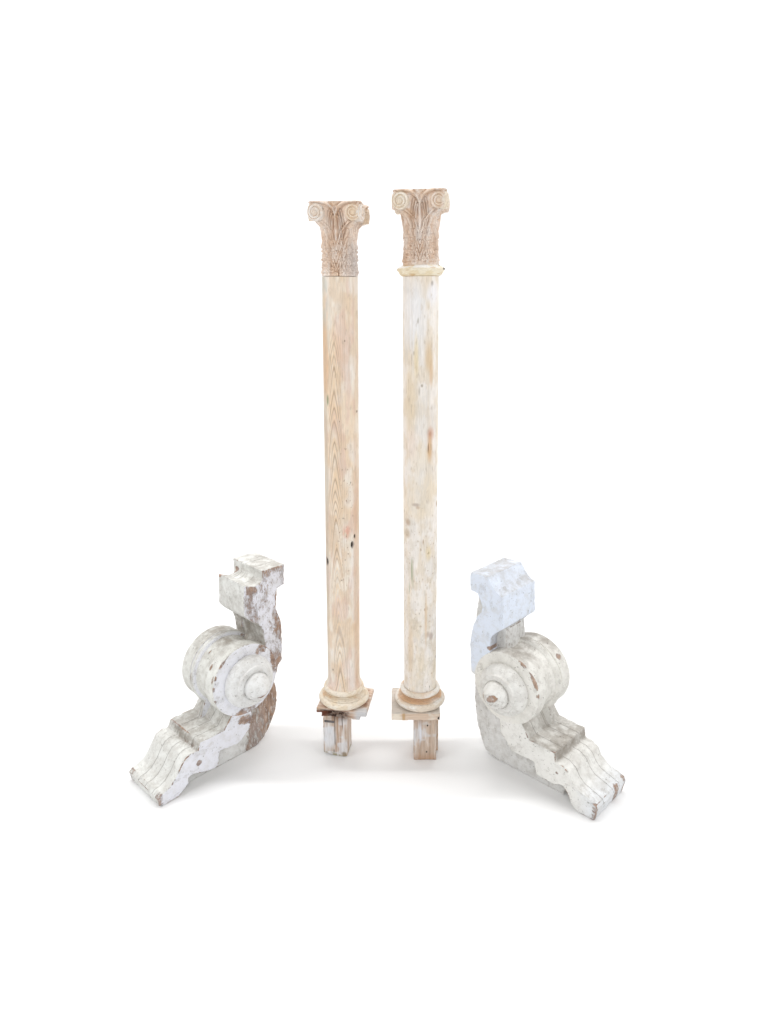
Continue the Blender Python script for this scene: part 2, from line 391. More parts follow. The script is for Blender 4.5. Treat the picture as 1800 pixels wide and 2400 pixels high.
CAP_H = .222; CAP_R = .0595
def cap_pt(px, py): return ((px-790)/387*CAP_R, (1825-py)/1610*CAP_H)
def capital_mesh(seed):
    nu, nv = 560, 330
    z = np.linspace(0, CAP_H, nv); a = np.linspace(0, 2*np.pi, nu, endpoint=False)
    A, Zg = np.meshgrid(a, z); A = A.ravel(); Zg = Zg.ravel(); v = Zg/CAP_H
    k = np.round((A+np.pi/2)/(np.pi/2)); al = A+np.pi/2-k*np.pi/2        # angle from the middle of the nearest face
    # bell
    bell = CAP_R*(1.0-.05*np.sin(np.pi*np.clip(v/.72, 0, 1)) + .16*sstep(.62, .92, v))
    # corner block, rounded underneath like the scroll it carries
    zc, rv, cx = .1895, .0265, .0595
    dz = np.clip((zc-Zg)/rv, -1, 1)
    s = np.where(Zg < zc, cx+rv*np.sqrt(np.clip(1-dz**2, 0, 1)), cx+rv-.002*sstep(zc, CAP_H, Zg))
    s = np.where(Zg < zc-rv, 0, s)
    tq = np.tan(np.abs(al))                                    # 0 mid face, 1 corner
    dmid = .058+.020*sstep(.80, .97, v)
    d = dmid+(s-.003-dmid)*sstep(.30, .62, tq)
    flat = np.where(Zg > zc-rv, d, 0)/np.cos(al)
    r = np.maximum(bell, flat*(.2+.8*sstep(.70, .76, v)))
    # corner flare under the scrolls
    r = np.maximum(r, bell+(.029*sstep(.57, .78, v)**1.5*(1-sstep(.80, .86, v))+.012*sstep(.77, .84, v))*sstep(.30, .85, tq))
    x = r*np.sin(al)
    H = np.zeros(len(r))
    P0 = np.stack([r*np.cos(A), r*np.sin(A), Zg], 1)
    wob = (fbm(P0, (60, 60, 60), 3, seed)-.5)*.004
    xa = np.abs(x+wob*.5)
    def ridge(pts, wdt, amp, groove=.6):
        d_, _ = seg_dist(xa, Zg, [cap_pt(*p) for p in pts])
        return amp*np.exp(-(d_/wdt)**2) - .0052*groove*np.exp(-((d_-2.0*wdt)/(.55*wdt))**2)
    # ground cut back around the leaves
    H -= .0030*sstep(.05, .10, v)*(1-sstep(.90, .97, v)*sstep(.4, .0, tq))
    # the middle stem forking into the two scrolls
    H += (.25+.75*sstep(.082, .140, Zg))*ridge([(790, 1230), (792, 470), (850, 345), (960, 270), (1090, 232), (1230, 232)], .0036, .0085, 1.0)
    # ribs of the side leaves, bending out under the scrolls
    H += ridge([(952, 1790), (955, 1300), (985, 1000), (1035, 810), (1140, 690), (1180, 640)], .0031, .0070, 1.0)
    # lip of the leaf from under the scroll down to the middle
    H += ridge([(790, 1240), (850, 1000), (895, 850), (965, 745), (1090, 640)], .0022, .0048, 1.1)
    H += ridge([(1120, 1790), (1118, 1300), (1108, 980)], .0024, .0050, 1.0)
    # fronds between fork and scroll
    for q in ([(880, 800), (862, 640), (838, 520)], [(915, 760), (897, 600), (866, 450)], [(955, 715), (942, 560), (912, 400)]):
        H += ridge(q, .0020, .0060, .9)
    # feathered veins either side of the ribs
    for pts, lim in (([(952, 1760), (955, 1300), (985, 1000), (1035, 810)], .0125), ([(790, 1640), (790, 1000)], .0100), ([(1120, 1760), (1110, 980)], .011)):
        d_, _ = seg_dist(xa, Zg, [cap_pt(*p) for p in pts])
        ve = np.sin(2*np.pi*(d_/.0062-Zg/.026)+wob*420)
        H += .0004*ve*sstep(.002, .0045, d_)*(1-sstep(lim*.8, lim*1.1, d_))*sstep(.12, .18, v)*(1-sstep(.58, .70, v))
    for y0 in (1660, 1470, 1280, 1090):
        H += ridge([(948, y0), (926, y0-110), (912, y0-230)], .0019, .0036, .8)
        H += ridge([(960, y0-80), (992, y0-190), (1022, y0-300)], .0019, .0036, .8)
    for y0 in (1700, 1520, 1360):
        H += ridge([(797, y0), (818, y0-110), (850, y0-220)], .0019, .0034, .8)
    # small broken dashes of the chisel on the narrow outer leaf
    for y0 in (1600, 1380, 1180):
        H += ridge([(1085, y0), (1068, y0-160)], .0017, .0030, .7)
    # curls at the foot
    for cxp, rr in ((560, 46), (700, 44), (425, 40)):
        X0, Z0 = cap_pt(1580-cxp, 1685); dd = np.hypot(xa-X0, Zg-Z0); R_ = rr/387*CAP_R
        H += .0046*np.exp(-((dd-R_)/.0019)**2)+.0036*np.exp(-(dd/.0022)**2)-.003*np.exp(-((dd-R_*1.6)/.0018)**2)
        X1, Z1 = cap_pt(1580-cxp+10, 1480); dd = np.hypot((xa-X1)*1.6, (Zg-Z1)*.55)
        H += .0042*np.exp(-((dd-R_*.8)/.0018)**2)
    H *= (.25+.75*sstep(.015, .06, v))
    H += .0018*(fbm(P0, (140, 140, 70), 3, seed+4)-.5)+.0022*(fbm(P0, (45, 45, 30), 2, seed+9)-.5)
    H -= .0007*np.where(v > .8, .5+.5*np.sin(x/.0021*2*np.pi/1.0), 0)*(1-sstep(.3, .45, tq))
    for px, zt in ((845, .021), (1122, .014)) if seed == 5 else ((1100, .006),):
        X0 = cap_pt(px, 0)[0]; front = (k % 4 == 0)
        H -= .012*np.exp(-((x-X0)/.0011)**2)*sstep(zt, zt*.8, Zg)*front
    rr = r+H
    P = np.stack([rr*np.cos(A), rr*np.sin(A), Zg], 1)
    q1 = fbm(P, (40, 40, 16), 4, seed+20); q2 = fbm(P, (70, 70, 30), 4, seed+30); q3 = fbm(P, (22, 22, 12), 3, seed+40)
    c = mix(np.tile(lin(224, 202, 183), (len(P), 1)), lin(234, 219, 206), sstep(.40, .62, q1))
    c = mix(c, lin(216, 184, 154), sstep(.52, .70, q3)*.5)
    c = mix(c, lin(232, 226, 222), sstep(.55, .68, q2)*.5)
    c = mix(c, lin(190, 160, 138), sstep(.60, .76, fbm(P, (110, 110, 40), 3, seed+50))*.4)
    if seed == 5:
        c = mix(c, lin(204, 198, 196), sstep(.012, .05, P[:, 0])*sstep(.13, .05, Zg)*.5)
    n = nu*nv
    Vl = list(map(tuple, P))+[(0, 0, 0), (0, 0, CAP_H)]
    F = grid_faces(nu, nv)+[(n, (i+1) % nu, i) for i in range(nu)]+[(n+1, (nv-1)*nu+i, (nv-1)*nu+(i+1) % nu) for i in range(nu)]
    me = mesh_np("capital", Vl, F); set_col(me, np.vstack([c, c[-2:]])); return me

def volute_mesh(mirror, pal, seed):
    nr, na = 44, 96; R_ = .0262
    rho = np.concatenate([np.linspace(.0001, 1, nr), [1.02, 1.03]]); phi = np.linspace(0, 2*np.pi, na, endpoint=False)
    RH, PH = np.meshgrid(rho, phi, indexing='ij')
    RH = RH.ravel(); PH = PH.ravel()
    q = np.mod((1.02-RH)/.34-PH/(2*np.pi), 1); d_ = np.minimum(q, 1-q)
    h = .0075+.0046*(1-np.exp(-(d_/.17)**2))-.0012*np.abs(q-.5)
    h = np.where(RH < .36, np.maximum(h-.001, .0085+.0045*(1-(RH/.36)**2)), h)
    h -= .0030*sstep(.82, 1.0, RH)
    h = np.where(RH > 1.005, np.where(RH > 1.025, -.012, .004), h)
    x = R_*np.minimum(RH, 1.0)*np.cos(PH)*(-1 if mirror else 1); z = R_*np.minimum(RH, 1.0)*np.sin(PH)
    P = np.stack([x, -h, z], 1)
    P[:, 1] -= .0008*(fbm(P, (150, 150, 150), 2, seed)-.5)
    F = grid_faces(na, len(rho))
    if mirror: F = [f[::-1] for f in F]
    F = [f[::-1] for f in F]
    me = mesh_np("volute", P, F)
    c = mix(np.tile(lin(*pal[0]), (len(P), 1)), lin(*pal[1]), sstep(.40, .62, fbm(P, (60, 60, 60), 3, seed+3)))
    set_col(me, c); return me

def base_mesh(pal, seed):
    prof = [(.058, .0690), (.0640, .0690), (.0648, .0718)]
    ut = [(.0680+.0110*math.cos(a), .0600+.0118*math.sin(a)) for a in np.linspace(1.5, -1.45, 18)]
    scv = [(.0680, .0472), (.0680, .0455), (.0735, .0452), (.0735, .0436)]+smoothp([(.0700, .0432), (.0655, .0415), (.0662, .0370), (.0740, .0345), (.0815, .0340)], 2)+[(.0858, .0340), (.0858, .0318), (.0825, .0312), (.0825, .0298)]
    lt = [(.0800+.0195*math.cos(a), .0152+.0150*math.sin(a)) for a in np.linspace(1.30, -1.5, 24)]
    prof += ut+scv+lt+[(.060, 0.0)]
    prof = densify(prof, .0012)
    me = lathe("turned_base", prof, 300)
    P = verts(me)
    ang = np.arctan2(P[:, 1], P[:, 0])
    q1 = fbm(P, (30, 30, 60), 4, seed); q2 = fbm(P, (14, 14, 50), 3, seed+5); q3 = fbm(P, (120, 120, 300), 3, seed+9)
    nrm = P.copy(); nrm[:, 2] = 0; nrm /= np.linalg.norm(nrm, axis=1)[:, None]+1e-9
    P2 = P+nrm*(.0010*(q1-.5))[:, None]
    P2[:, 2] += np.where(P[:, 2] < .02, .003*(fbm(P, (40, 40, 1), 3, seed+2)-.5), 0)
    set_verts(me, P2)
    c = mix(np.tile(lin(*pal[0]), (len(P), 1)), lin(*pal[1]), sstep(.38, .62, q1))
    c = mix(c, lin(*pal[2]), sstep(.45, .65, q2)*sstep(.024, .034, P[:, 2])*sstep(.056, .044, P[:, 2])*.9)
    c = mix(c, lin(*pal[2]), sstep(.56, .70, q2)*.4)
    c = mix(c, lin(178, 156, 132), sstep(.60, .74, q3)*.35)
    set_col(me, c); return me

def jag(me, amp, sc_, seed, edge=0.0):
    V_ = verts(me); Nn = normals(me)
    cv = curvature(me, 2); ek = np.clip(cv/(np.percentile(cv, 99)+1e-9), 0, 1)
    dn = amp*(fbm(V_, sc_, 4, seed)-.5)
    dn -= edge*ek*sstep(.42, .68, fbm(V_, (50, 50, 50), 3, seed+13))
    set_verts(me, V_+Nn*dn[:, None]); return ek

def slab_mesh(name, boxes, pal, seed, grain_axis=0, voxel=.0018, amp=.0016, edge=.005, cuts=()):
    bm = bmesh.new()
    for lo, hi in boxes: box_bm(bm, lo, hi)
    me = remeshed(name, bm, voxel)
    g = [60, 60, 60]; g[grain_axis] = 6
    jag(me, amp, g, seed, edge)
    P = verts(me)
    s1 = [160, 160, 160]; s1[grain_axis] = 5; s2 = [46, 46, 46]; s2[grain_axis] = 9
    q1 = fbm(P, s1, 4, seed); q2 = fbm(P, s2, 4, seed+3); q3 = fbm(P, (25, 25, 25), 3, seed+6)
    c = mix(np.tile(lin(*pal[0]), (len(P), 1)), lin(*pal[1]), sstep(.38, .62, q2))
    c = mix(c, lin(*pal[2]), sstep(.50, .64, q1)*.65)
    c = mix(c, lin(*pal[3]), sstep(.54, .68, q3)*.6)
    return me, P, c

def column(which):
    L_ = which == 'L'
    if L_:
        root = thing("wooden_column", "stripped pine column whose leafy capital sits straight on its arched-grain shaft, no collar", "wooden column", "pair of old pine columns", (-.1620, 2.45, 0), (0, math.radians(.49), 0))
        yaw = math.radians(-9)
    else:
        root = thing("wooden_column", "pale whitewashed pine column with a turned cream collar below its leafy capital", "wooden column", "pair of old pine columns", (.1472, 2.45, 0), (0, math.radians(-.76), 0))
        yaw = math.radians(-7)
    seed = 5 if L_ else 15
    zs0, zs1 = (.312, 1.8435) if L_ else (.306, 1.8455)
    obj("shaft", shaft_mesh(which, .0626, .0594, zs0, zs1), PINE, root)
    zc = 1.8450 if L_ else 1.8800
    cap = obj("capital", capital_mesh(seed), CARVE, root); cap.location = (0, 0, zc); cap.rotation_euler = (0, 0, yaw)
    pal = ((226, 210, 194), (236, 228, 220)) if L_ else ((230, 216, 196), (236, 226, 212))
    pal2 = ((228, 206, 180), (232, 214, 194)) if L_ else ((222, 200, 178), (232, 216, 202))
    vm = {0: volute_mesh(False, pal, seed), 1: volute_mesh(True, pal2, seed+1)}
    for k in range(4):
        for sgn in (-1, 1):
            v = obj("volute", vm[1 if sgn > 0 else 0], CARVE, cap)
            M = Matrix.Rotation(k*math.pi/2, 4, 'Z') @ Matrix.Translation((sgn*.0590, -.0770, .1895)) @ Matrix.Rotation(math.radians(10*sgn), 4, 'Z')
            if sgn > 0: M = M @ Matrix.Scale(.93, 4)
            v.matrix_local = M
    if not L_:
        pr = [(.052, 1.8800), (.0610, 1.8800), (.0640, 1.8785), (.0760, 1.8722), (.0790, 1.8695), (.0797, 1.8672), (.0788, 1.8640), (.0745, 1.8590), (.0722, 1.8560), (.0712, 1.8535), (.0705, 1.8525), (.0690, 1.8510), (.0670, 1.8480), (.0640, 1.8462), (.0625, 1.8457), (.052, 1.8457)]
        me = lathe("collar", densify(pr, .0012), 240); P = verts(me)
        q = fbm(P, (40, 40, 90), 4, 3)
        c = mix(np.tile(lin(228, 213, 182), (len(P), 1)), lin(236, 226, 204), sstep(.4, .6, q))
        c = mix(c, lin(240, 238, 232), sstep(1.8685, 1.8715, P[:, 2])*sstep(.35, .5, fbm(P, (30, 30, 30), 3, 8)))
        c = mix(c, lin(196, 158, 108), sstep(.58, .70, fbm(P, (24, 24, 140), 3, 12))*.7)
        c = mix(c, lin(60, 46, 36), blob(P[:, 0], P[:, 2], .0745, 1.8675, .004, .0035, .4)*(P[:, 1] < 0))
        c = mix(c, lin(70, 56, 46), blob(P[:, 0], P[:, 2], .0585, 1.8795, .004, .002, .4)*(P[:, 1] < 0))
        r_ = np.hypot(P[:, 0], P[:, 1]); P[:, :2] *= (1+(.0010*(fbm(P, (60, 60, 60), 3, 2)-.5)/np.maximum(r_, .01)))[:, None]
        set_verts(me, P); set_col(me, c); obj("collar", me, TURN, root)
    # base
    bp = ((228, 212, 188), (236, 226, 210), (214, 178, 138)) if L_ else ((220, 207, 190), (234, 229, 221), (214, 178, 142))
    bm_ = obj("turned_base", base_mesh(bp, 30+seed), TURN, root); bm_.location = (0, 0, .243 if L_ else .2355)
    # plinth slab and the rough block it stands on
    if L_:
        me, P, c = slab_mesh("plinth", [((-.092, -.086, .2235), (.106, .095, .2432)), ((-.072, -.088, .2085), (.080, .085, .2260))],
                             ((204, 178, 156), (222, 206, 192), (170, 128, 100), (150, 108, 84)), 71)
        nb = sstep(.42, .50, fbm(P, (70, 70, 110), 3, 19))
        c = mix(c, lin(66, 46, 38), blob(P[:, 0], P[:, 1], -.03, -.10, .066, .034, .5)*sstep(.2440, .2360, P[:, 2])*(.6+.4*nb))  # broken wood, and the dark of the gap below the base painted on
        c = mix(c, lin(108, 58, 40), blob(P[:, 0], P[:, 1], -.075, -.10, .03, .03, .5)*sstep(.236, .230, P[:, 2])*.9)
        c = mix(c, lin(206, 210, 214), blob(P[:, 0], P[:, 1], .09, -.085, .03, .03, .5)*.8)
        # broken front edge: bite pieces out of the middle
        V_ = P.copy(); bite = blob(P[:, 0], P[:, 2], -.02, .222, .045, .012, .5)*sstep(-.055, -.085, P[:, 1])
        V_[:, 1] += bite*(.010+.020*fbm(P, (70, 30, 70), 3, 5)); set_verts(me, V_)
        set_col(me, c)
        o = obj("plinth", me, SLAB, root); o.rotation_euler = (0, 0, yaw)
        me, P, c = slab_mesh("post", [((-.078, -.043, 0.0), (.020, .047, .2095))], ((206, 188, 172), (226, 218, 212), (176, 140, 112), (230, 232, 236)), 83, 2)
        up = sstep(.150, .200, P[:, 2]+.02*(fbm(P, (150, 150, 8), 3, 3)-.5))
        c = mix(c, lin(108, 72, 50), up*.92*sstep(-.062, -.04, P[:, 0]+.03*(fbm(P, (60, 60, 60), 2, 9)-.5)))
        c = mix(c, lin(232, 234, 238), blob(P[:, 0], P[:, 2], -.052, .085, .026, .052, .35)*.8)
        gro = np.exp(-((P[:, 0]+.030)/.0016)**2)*sstep(.045, .06, P[:, 2]) + np.exp(-((P[:, 0]+.002+.06*(P[:, 2]-.2))/.0014)**2)*sstep(.12, .15, P[:, 2])
        front = P[:, 1] < -.035
        c = mix(c, lin(70, 48, 34), np.clip(gro, 0, 1)*front*.8)
        c = mix(c, lin(160, 150, 104), sstep(.018, .004, P[:, 2])*sstep(.42, .6, fbm(P, (60, 60, 60), 3, 4))*.8)
        c = mix(c, lin(150, 128, 98), blob(P[:, 0], P[:, 2], .008, .012, .010, .010, .5)*.8)
        c = mix(c, lin(60, 50, 42), blob(P[:, 0], P[:, 2], -.034, .022, .002, .009, .5)*front*.8)
        V_ = P.copy(); V_[:, 1] += np.clip(gro, 0, 1)*front*.004
        low = sstep(.03, .0, P[:, 2]); V_[:, 2] += low*.012*np.clip(-(P[:, 0]+.02)/.06, 0, 1)*(P[:, 1] < .0)
        set_verts(me, V_); set_col(me, c)
        o = obj("post", me, BLOCK, root); o.rotation_euler = (0, 0, yaw)
        bm = bmesh.new(); box_bm(bm, (-.0715, -.0455, .1545), (-.0315, -.0418, .1630))
        bmesh.ops.bevel(bm, geom=bm.edges[:], offset=.0008, segments=2)
        me = bpy.data.meshes.new("metal_strip"); bm.to_mesh(me); bm.free()
        obj("metal_strip", me, IRON, o)
    else:
        me, P, c = slab_mesh("plinth", [((-.113, -.092, .2020), (.076, .092, .2357))], ((214, 192, 172), (222, 204, 188), (196, 166, 140), (226, 218, 206)), 91)
        c = mix(c, lin(190, 154, 108), blob(P[:, 0], P[:, 2], -.066, .218, .006, .03, .4)*(P[:, 1] < -.08)*.8)
        c = mix(c, lin(236, 226, 210), blob(P[:, 0], P[:, 2], -.094, .214, .018, .02, .5)*(P[:, 1] < -.08)*.8)
        c = mix(c, lin(40, 34, 30), blob(P[:, 0], P[:, 2], .073, .212, .005, .006, .5)*(P[:, 1] < -.08))
        top = P[:, 2] > .232
        c = mix(c, lin(196, 190, 182), top*.7)
        V_ = P.copy(); V_[:, 0] -= blob(P[:, 0], P[:, 2], .074, .212, .006, .006, .5)*(P[:, 1] < -.08)*.005
        set_verts(me, V_); set_col(me, c)
        o = obj("plinth", me, SLAB, root); o.rotation_euler = (0, 0, math.radians(-1))
        me, P, c = slab_mesh("post", [((-.027, -.064, 0.0), (.0625, -.012, .2030)), ((-.024, -.014, .004), (.0735, .034, .2030))], ((205, 184, 166), (221, 207, 196), (176, 148, 126), (218, 217, 217)), 93, 2)
        c = mix(c, lin(228, 230, 236), blob(P[:, 0], P[:, 2], -.004, .115, .022, .055, .5)*sstep(.40, .56, fbm(P, (160, 160, 7), 3, 6))*.85)
        c = mix(c, lin(194, 150, 114), sstep(.05, .01, P[:, 2]+.02*fbm(P, (150, 150, 8), 2, 8))*.5)
        c = mix(c, lin(192, 156, 122), (P[:, 0] > .0632)*.6)
        front = P[:, 1] < -.055
        for hx, hz in ((.027, .160), (.024, .038)):
            c = mix(c, lin(36, 30, 26), blob(P[:, 0], P[:, 2], hx, hz, .0030, .0040, .4)*front)
        set_col(me, c); obj("post", me, BLOCK, root)
    return root

column('L'); column('R')

# ------------------------------------------------------------------ corbels
L_block = [(-.504,.783),(-.508,.763),(-.499,.744),(-.482,.733),(-.460,.730),(-.437,.738),(-.417,.748),(-.411,.687),(-.409,.625),(-.425,.606),(-.443,.589),(-.466,.572),(-.482,.555),(-.490,.537),(-.493,.520),(-.497,.472)]
L_low = [(-.326,.235),(-.284,.184),(-.181,.184),(-.167,.152),(-.139,.155),(-.115,.147),(-.095,.124),(-.074,.092),(-.049,.065),(-.023,.052),(-.005,.050),(.008,.038),(.004,.006),(-.010,.0),(-.045,.0),(-.073,.003),(-.103,.021),(-.120,.036),(-.121,.058),(-.138,.065),(-.184,.048),(-.233,.041),(-.249,.051),(-.260,.104),(-.339,.095),(-.375,.111),(-.406,.141),(-.418,.192)]
L_back = [(-.542,.317),(-.553,.358),(-.576,.376),(-.580,.458),(-.579,.541),(-.558,.607),(-.566,.689),(-.603,.699),(-.608,.780)]
L_core = [(-.566,.254),(-.575,.216),(-.574,.169),(-.566,.131),(-.548,.097),(-.519,.046),(-.480,.010),(-.440,.0),(-.142,.0)]
R_block = [(-.501,.790),(-.484,.767),(-.469,.749),(-.448,.735),(-.434,.729),(-.423,.604),(-.459,.573),(-.472,.558),(-.477,.541),(-.478,.500)]
R_low = [(-.316,.249),(-.282,.199),(-.172,.196),(-.165,.159),(-.137,.158),(-.109,.140),(-.091,.111),(-.069,.091),(-.033,.079),(.003,.066),(.010,.050),(.002,.003),(-.006,.0),(-.045,.0),(-.071,.004),(-.094,.027),(-.113,.061),(-.130,.074),(-.153,.071),(-.157,.064),(-.244,.064),(-.253,.113),(-.353,.113),(-.388,.150),(-.411,.167),(-.415,.242)]
R_back = [(-.512,.289),(-.536,.360),(-.559,.374),(-.571,.484),(-.562,.564),(-.541,.619),(-.522,.640),(-.520,.665),(-.545,.713),(-.580,.716),(-.583,.786)]
R_core = [(-.580,.600),(-.573,.268),(-.562,.166),(-.542,.091),(-.513,.028),(-.487,.008),(-.440,.0),(-.147,.0)]

def corbel(which):
    L_ = which == 'L'
    s = 1 if L_ else -1                       # local +Y is the near cheek's outward side for the left piece
    W = .222; TC = .047
    if L_:
        nrm = Vector((.71430148, -.69983813, 0)); mm = Vector((-.69983813, -.71430148, 0)); G = (-.81503817, 2.11414977, 0)
        label = "chipped white corbel with brown bare wood down its side and heel, left of the columns"
        dc, dr, rc, rr = (-.398, .357), .1475, (-.405, .353), .1060
        block, low, back, core, Wb = L_block, L_low, L_back, L_core, .172
    else:
        mm = Vector((.72054341, -.69340983, 0)); G = (.74437, 2.0443, 0)
        label = "white corbel with a bluish upright block over a cream scroll, right of the columns"
        dc, dr, rc, rr = (-.397, .369), .1440, (-.398, .366), .1030
        block, low, back, core, Wb = R_block, R_low, R_back, R_core, .222
    root = thing("corbel", label, "corbel", "pair of painted scroll corbels", G, (0, 0, math.atan2(mm.y, mm.x)))
    seed = 100 if L_ else 200
    yy = lambda wv: s*wv                      # wv = 0 at near cheek, negative inwards
    side_seams = [yy(-.045), yy(-.098), yy(-.150)] if L_ else [yy(-.05), yy(-.125), yy(-.172)]
    white = lin(238, 239, 234) if L_ else lin(239, 236, 227)
    white2 = lin(233, 234, 243) if L_ else lin(224, 233, 248)
    MU = paint_material("chipped_paint_upright", white, white2, (1, 1, .42), [] if not L_ else [yy(-.055), yy(-.110), yy(-.135)], seed*.01)
    ML = paint_material("chipped_paint_arm", white, white2, (.5, 1, 1), side_seams, seed*.013)
    MS = paint_material("chipped_paint_scroll", white, white2, (.6, 1, .6), [], seed*.017)
    MC = paint_material("chipped_paint_heel", white, white2, (1, 1, .30), [], seed*.019)

    def finish(name, me, mat, rawf, coolf, grimeShadef, wear=.34, amp=.0010, edge=.0024, upg=.20):
        ek = jag(me, amp, (24, 24, 24), seed+3, edge)
        P = verts(me); wv = P[:, 1]*s; u = P[:, 0]; z = P[:, 2]; Nn = normals(me)
        side = sstep(.6, .9, Nn[:, 1]*s)
        raw = rawf(u, wv, z, side, Nn, P)
        raw = np.clip(raw+wear*sstep(.14, .55, ek)*(.75*sstep(.44, .62, fbm(P, (18, 18, 18), 3, seed+8))+.55*sstep(.50, .62, fbm(P, (75, 75, 75), 2, seed+28))), 0, 1)
        set_f(me, raw, 'raw'); set_f(me, np.clip(coolf(u, wv, z, side, Nn, P), 0, 1), 'cool'); set_f(me, np.clip(grimeShadef(u, wv, z, side, Nn, P)+upg*sstep(.35, .9, Nn[:, 2])*(1+1.6*sstep(.70, .74, z)), 0, 1), 'grime_shade')  # dust on up-facing surfaces; block tops painted darker still to offset strong light
        crisp(me) if edge > 0 else None
        return obj(name, me, mat, root)

    def crisp(me): me.set_sharp_from_angle(angle=math.radians(32)); return me
    def B(u, z, cu, cz, ru, rz, soft=.5): return blob(u, z, cu, cz, ru, rz, soft)
    # ---- upright: top block, neck, spine
    bm = bmesh.new()
    poly_block = block[:-2]+[(-.515, block[-2][1]), (-.515, block[0][1])]
    prism_bm(bm, poly_block, yy(0), yy(-Wb))
    spine = [(-.500, block[0][1])]+[(-.505, .60)]+block[-4:]+[(-.44, .40), (-.44, .30)]+back
    wid = W if not L_ else .196
    prism_bm(bm, spine, yy(-.0006), yy(-wid+.0006))
    # raised fillet running down the neck to the scroll
    fx = -.482 if L_ else -.466
    wb = -.150
    prism_bm(bm, [(fx, .60), (fx-.002, .50), (fx-.03, .50), (fx-.03, .60)], yy(wb+.012), yy(wb-.012))
    me = remeshed("upright_block", bm, .0021)
    if L_:
        def rawU(u, w_, z, sd, Nn, P):
            r = sd*(.265+.05*sstep(.70, .45, z)+.22*(fbm(P, (14, 14, 7), 3, 301)-.5)*2)
            r = r*sstep(-.400, -.420, u)
            for c_ in ((-.437, .675, .016, .055, .09), (-.450, .715, .02, .018, .24), (-.563, .645, .008, .034, .26), (-.562, .50, .018, .05, .10), (-.55, .40, .03, .025, .16), (-.560, .37, .02, .03, .14), (-.505, .415, .03, .02, .14), (-.47, .60, .012, .03, .05)):
                r = r+sd*B(u, z, *c_[:4])*c_[4]
            r = r+(1-sd)*B(w_, z, -.168, .744, .014, .010)*.7
            r = r+sstep(.75, .785, z)*sd*.15
            r = r+(1-sd)*sstep(.62, .55, z)*.12
            return r
        coolU = lambda u, w_, z, sd, Nn, P: sd*.85+.1
        grimShadeU = lambda u, w_, z, sd, Nn, P: (1-sd)*(.14+.80*sstep(.60, .56, z)+.32*sstep(.5, .9, Nn[:, 0]))+sd*.10  # some dirt, plus shade painted on the neck and the block's front face
    else:
        def rawU(u, w_, z, sd, Nn, P):
            r = (1-sd)*(B(w_, z, -.075, .748, .02, .012)*.12)+B(u, z, -.478, .505, .012, .008)*.6
            return r
        coolU = lambda u, w_, z, sd, Nn, P: sstep(.345, .425, z+.07*(fbm(P, (80, 80, 20), 3, 5)-.5))*.92
        grimShadeU = lambda u, w_, z, sd, Nn, P: (1-sd)*(.08+.45*sstep(.60, .56, z))+.03  # light dirt, with the neck's shade below the overhang painted in
    finish("upright_block", me, MU, rawU, coolU, grimShadeU, .22 if L_ else .10)
    # ---- lower arm: step and moulded toe
    bm = bmesh.new()
    prism_bm(bm, low+[(-.40, .31), (-.34, .31)], yy(-.0004), yy(-W))
    # fillet carried on below the scroll to the step
    a, b_ = low[0], low[1]
    prism_bm(bm, [(a[0]+.030, a[1]+.02), (b_[0]+.020, b_[1]-.004), (b_[0]-.03, b_[1]-.004), (a[0]-.03, a[1]+.02)], yy(wb+.012), yy(wb-.012))
    me = remeshed("lower_arm", bm, .0021)
    if L_:
        def rawA(u, w_, z, sd, Nn, P):
            r = sd*(B(u, z, -.385, .185, .030, .022)*.42+B(u, z, -.355, .20, .02, .02)*.2+B(u, z, -.168, .10, .012, .010)*.55+B(u, z, .006, .03, .008, .02)*.3)
            r = r+B(u, w_, .0, -.0, .016, .03)*.30+B(u, w_, .0, -.21, .012, .02)*.3+B(u, w_, -.166, -.05, .008, .06)*.24+B(u, w_, -.180, -.16, .008, .07)*.24
            r = r+sd*B(u, z, -.41, .15, .012, .03)*.3
            return r
        grimA = lambda u, w_, z, sd, Nn, P: (1-sd)*(.20+.40*B(u, z, -.172, .166, .010, .016)+.30*sstep(-.145, -.165, u)+.20*sstep(.16, .30, z))+.03
    else:
        def rawA(u, w_, z, sd, Nn, P):
            r = (1-sd)*(B(w_, z, -.150, .03, .020, .06)*.42)*sstep(-.02, .0, u)+B(u, w_, .0, -.0, .012, .014)*.30+B(u, w_, .0, -.215, .012, .014)*.4+sd*B(u, z, -.158, .118, .006, .006)*.4
            return r
        grimA = lambda u, w_, z, sd, Nn, P: (1-sd)*(.16+.35*B(u, z, -.167, .176, .010, .018)+.45*sstep(-.150, -.170, u)+.15*sstep(.16, .30, z))+.06*sd
    cl = (lambda u, w_, z, sd, Nn, P: sd*.75+.1) if L_ else (lambda u, w_, z, sd, Nn, P: .18+.3*sstep(-.1, 0, u))
    finish("lower_arm", me, ML, rawA, cl, grimA, .48 if L_ else .38)
    # ---- scroll drum (axis across the piece)
    g = dr
    pr = [(.05, 0), (g-.002, 0), (g, -.002), (g+.001, -.050), (g-.0005, -.0525), (g-.0065, -.0535), (g-.0085, -.060), (g-.0150, -.078), (g-.0175, -.098), (g-.0160, -.118), (g-.0115, -.133), (g-.0110, -.1355), (g-.002, -.1370), (g+.004, -.142), (g+.0065, -.148), (g+.004, -.154), (g-.003, -.1585), (g-.0065, -.1600), (g-.0065, -.1630), (g+.0005, -.1640), (g+.001, -W+.002), (g-.002, -W), (.05, -W)]
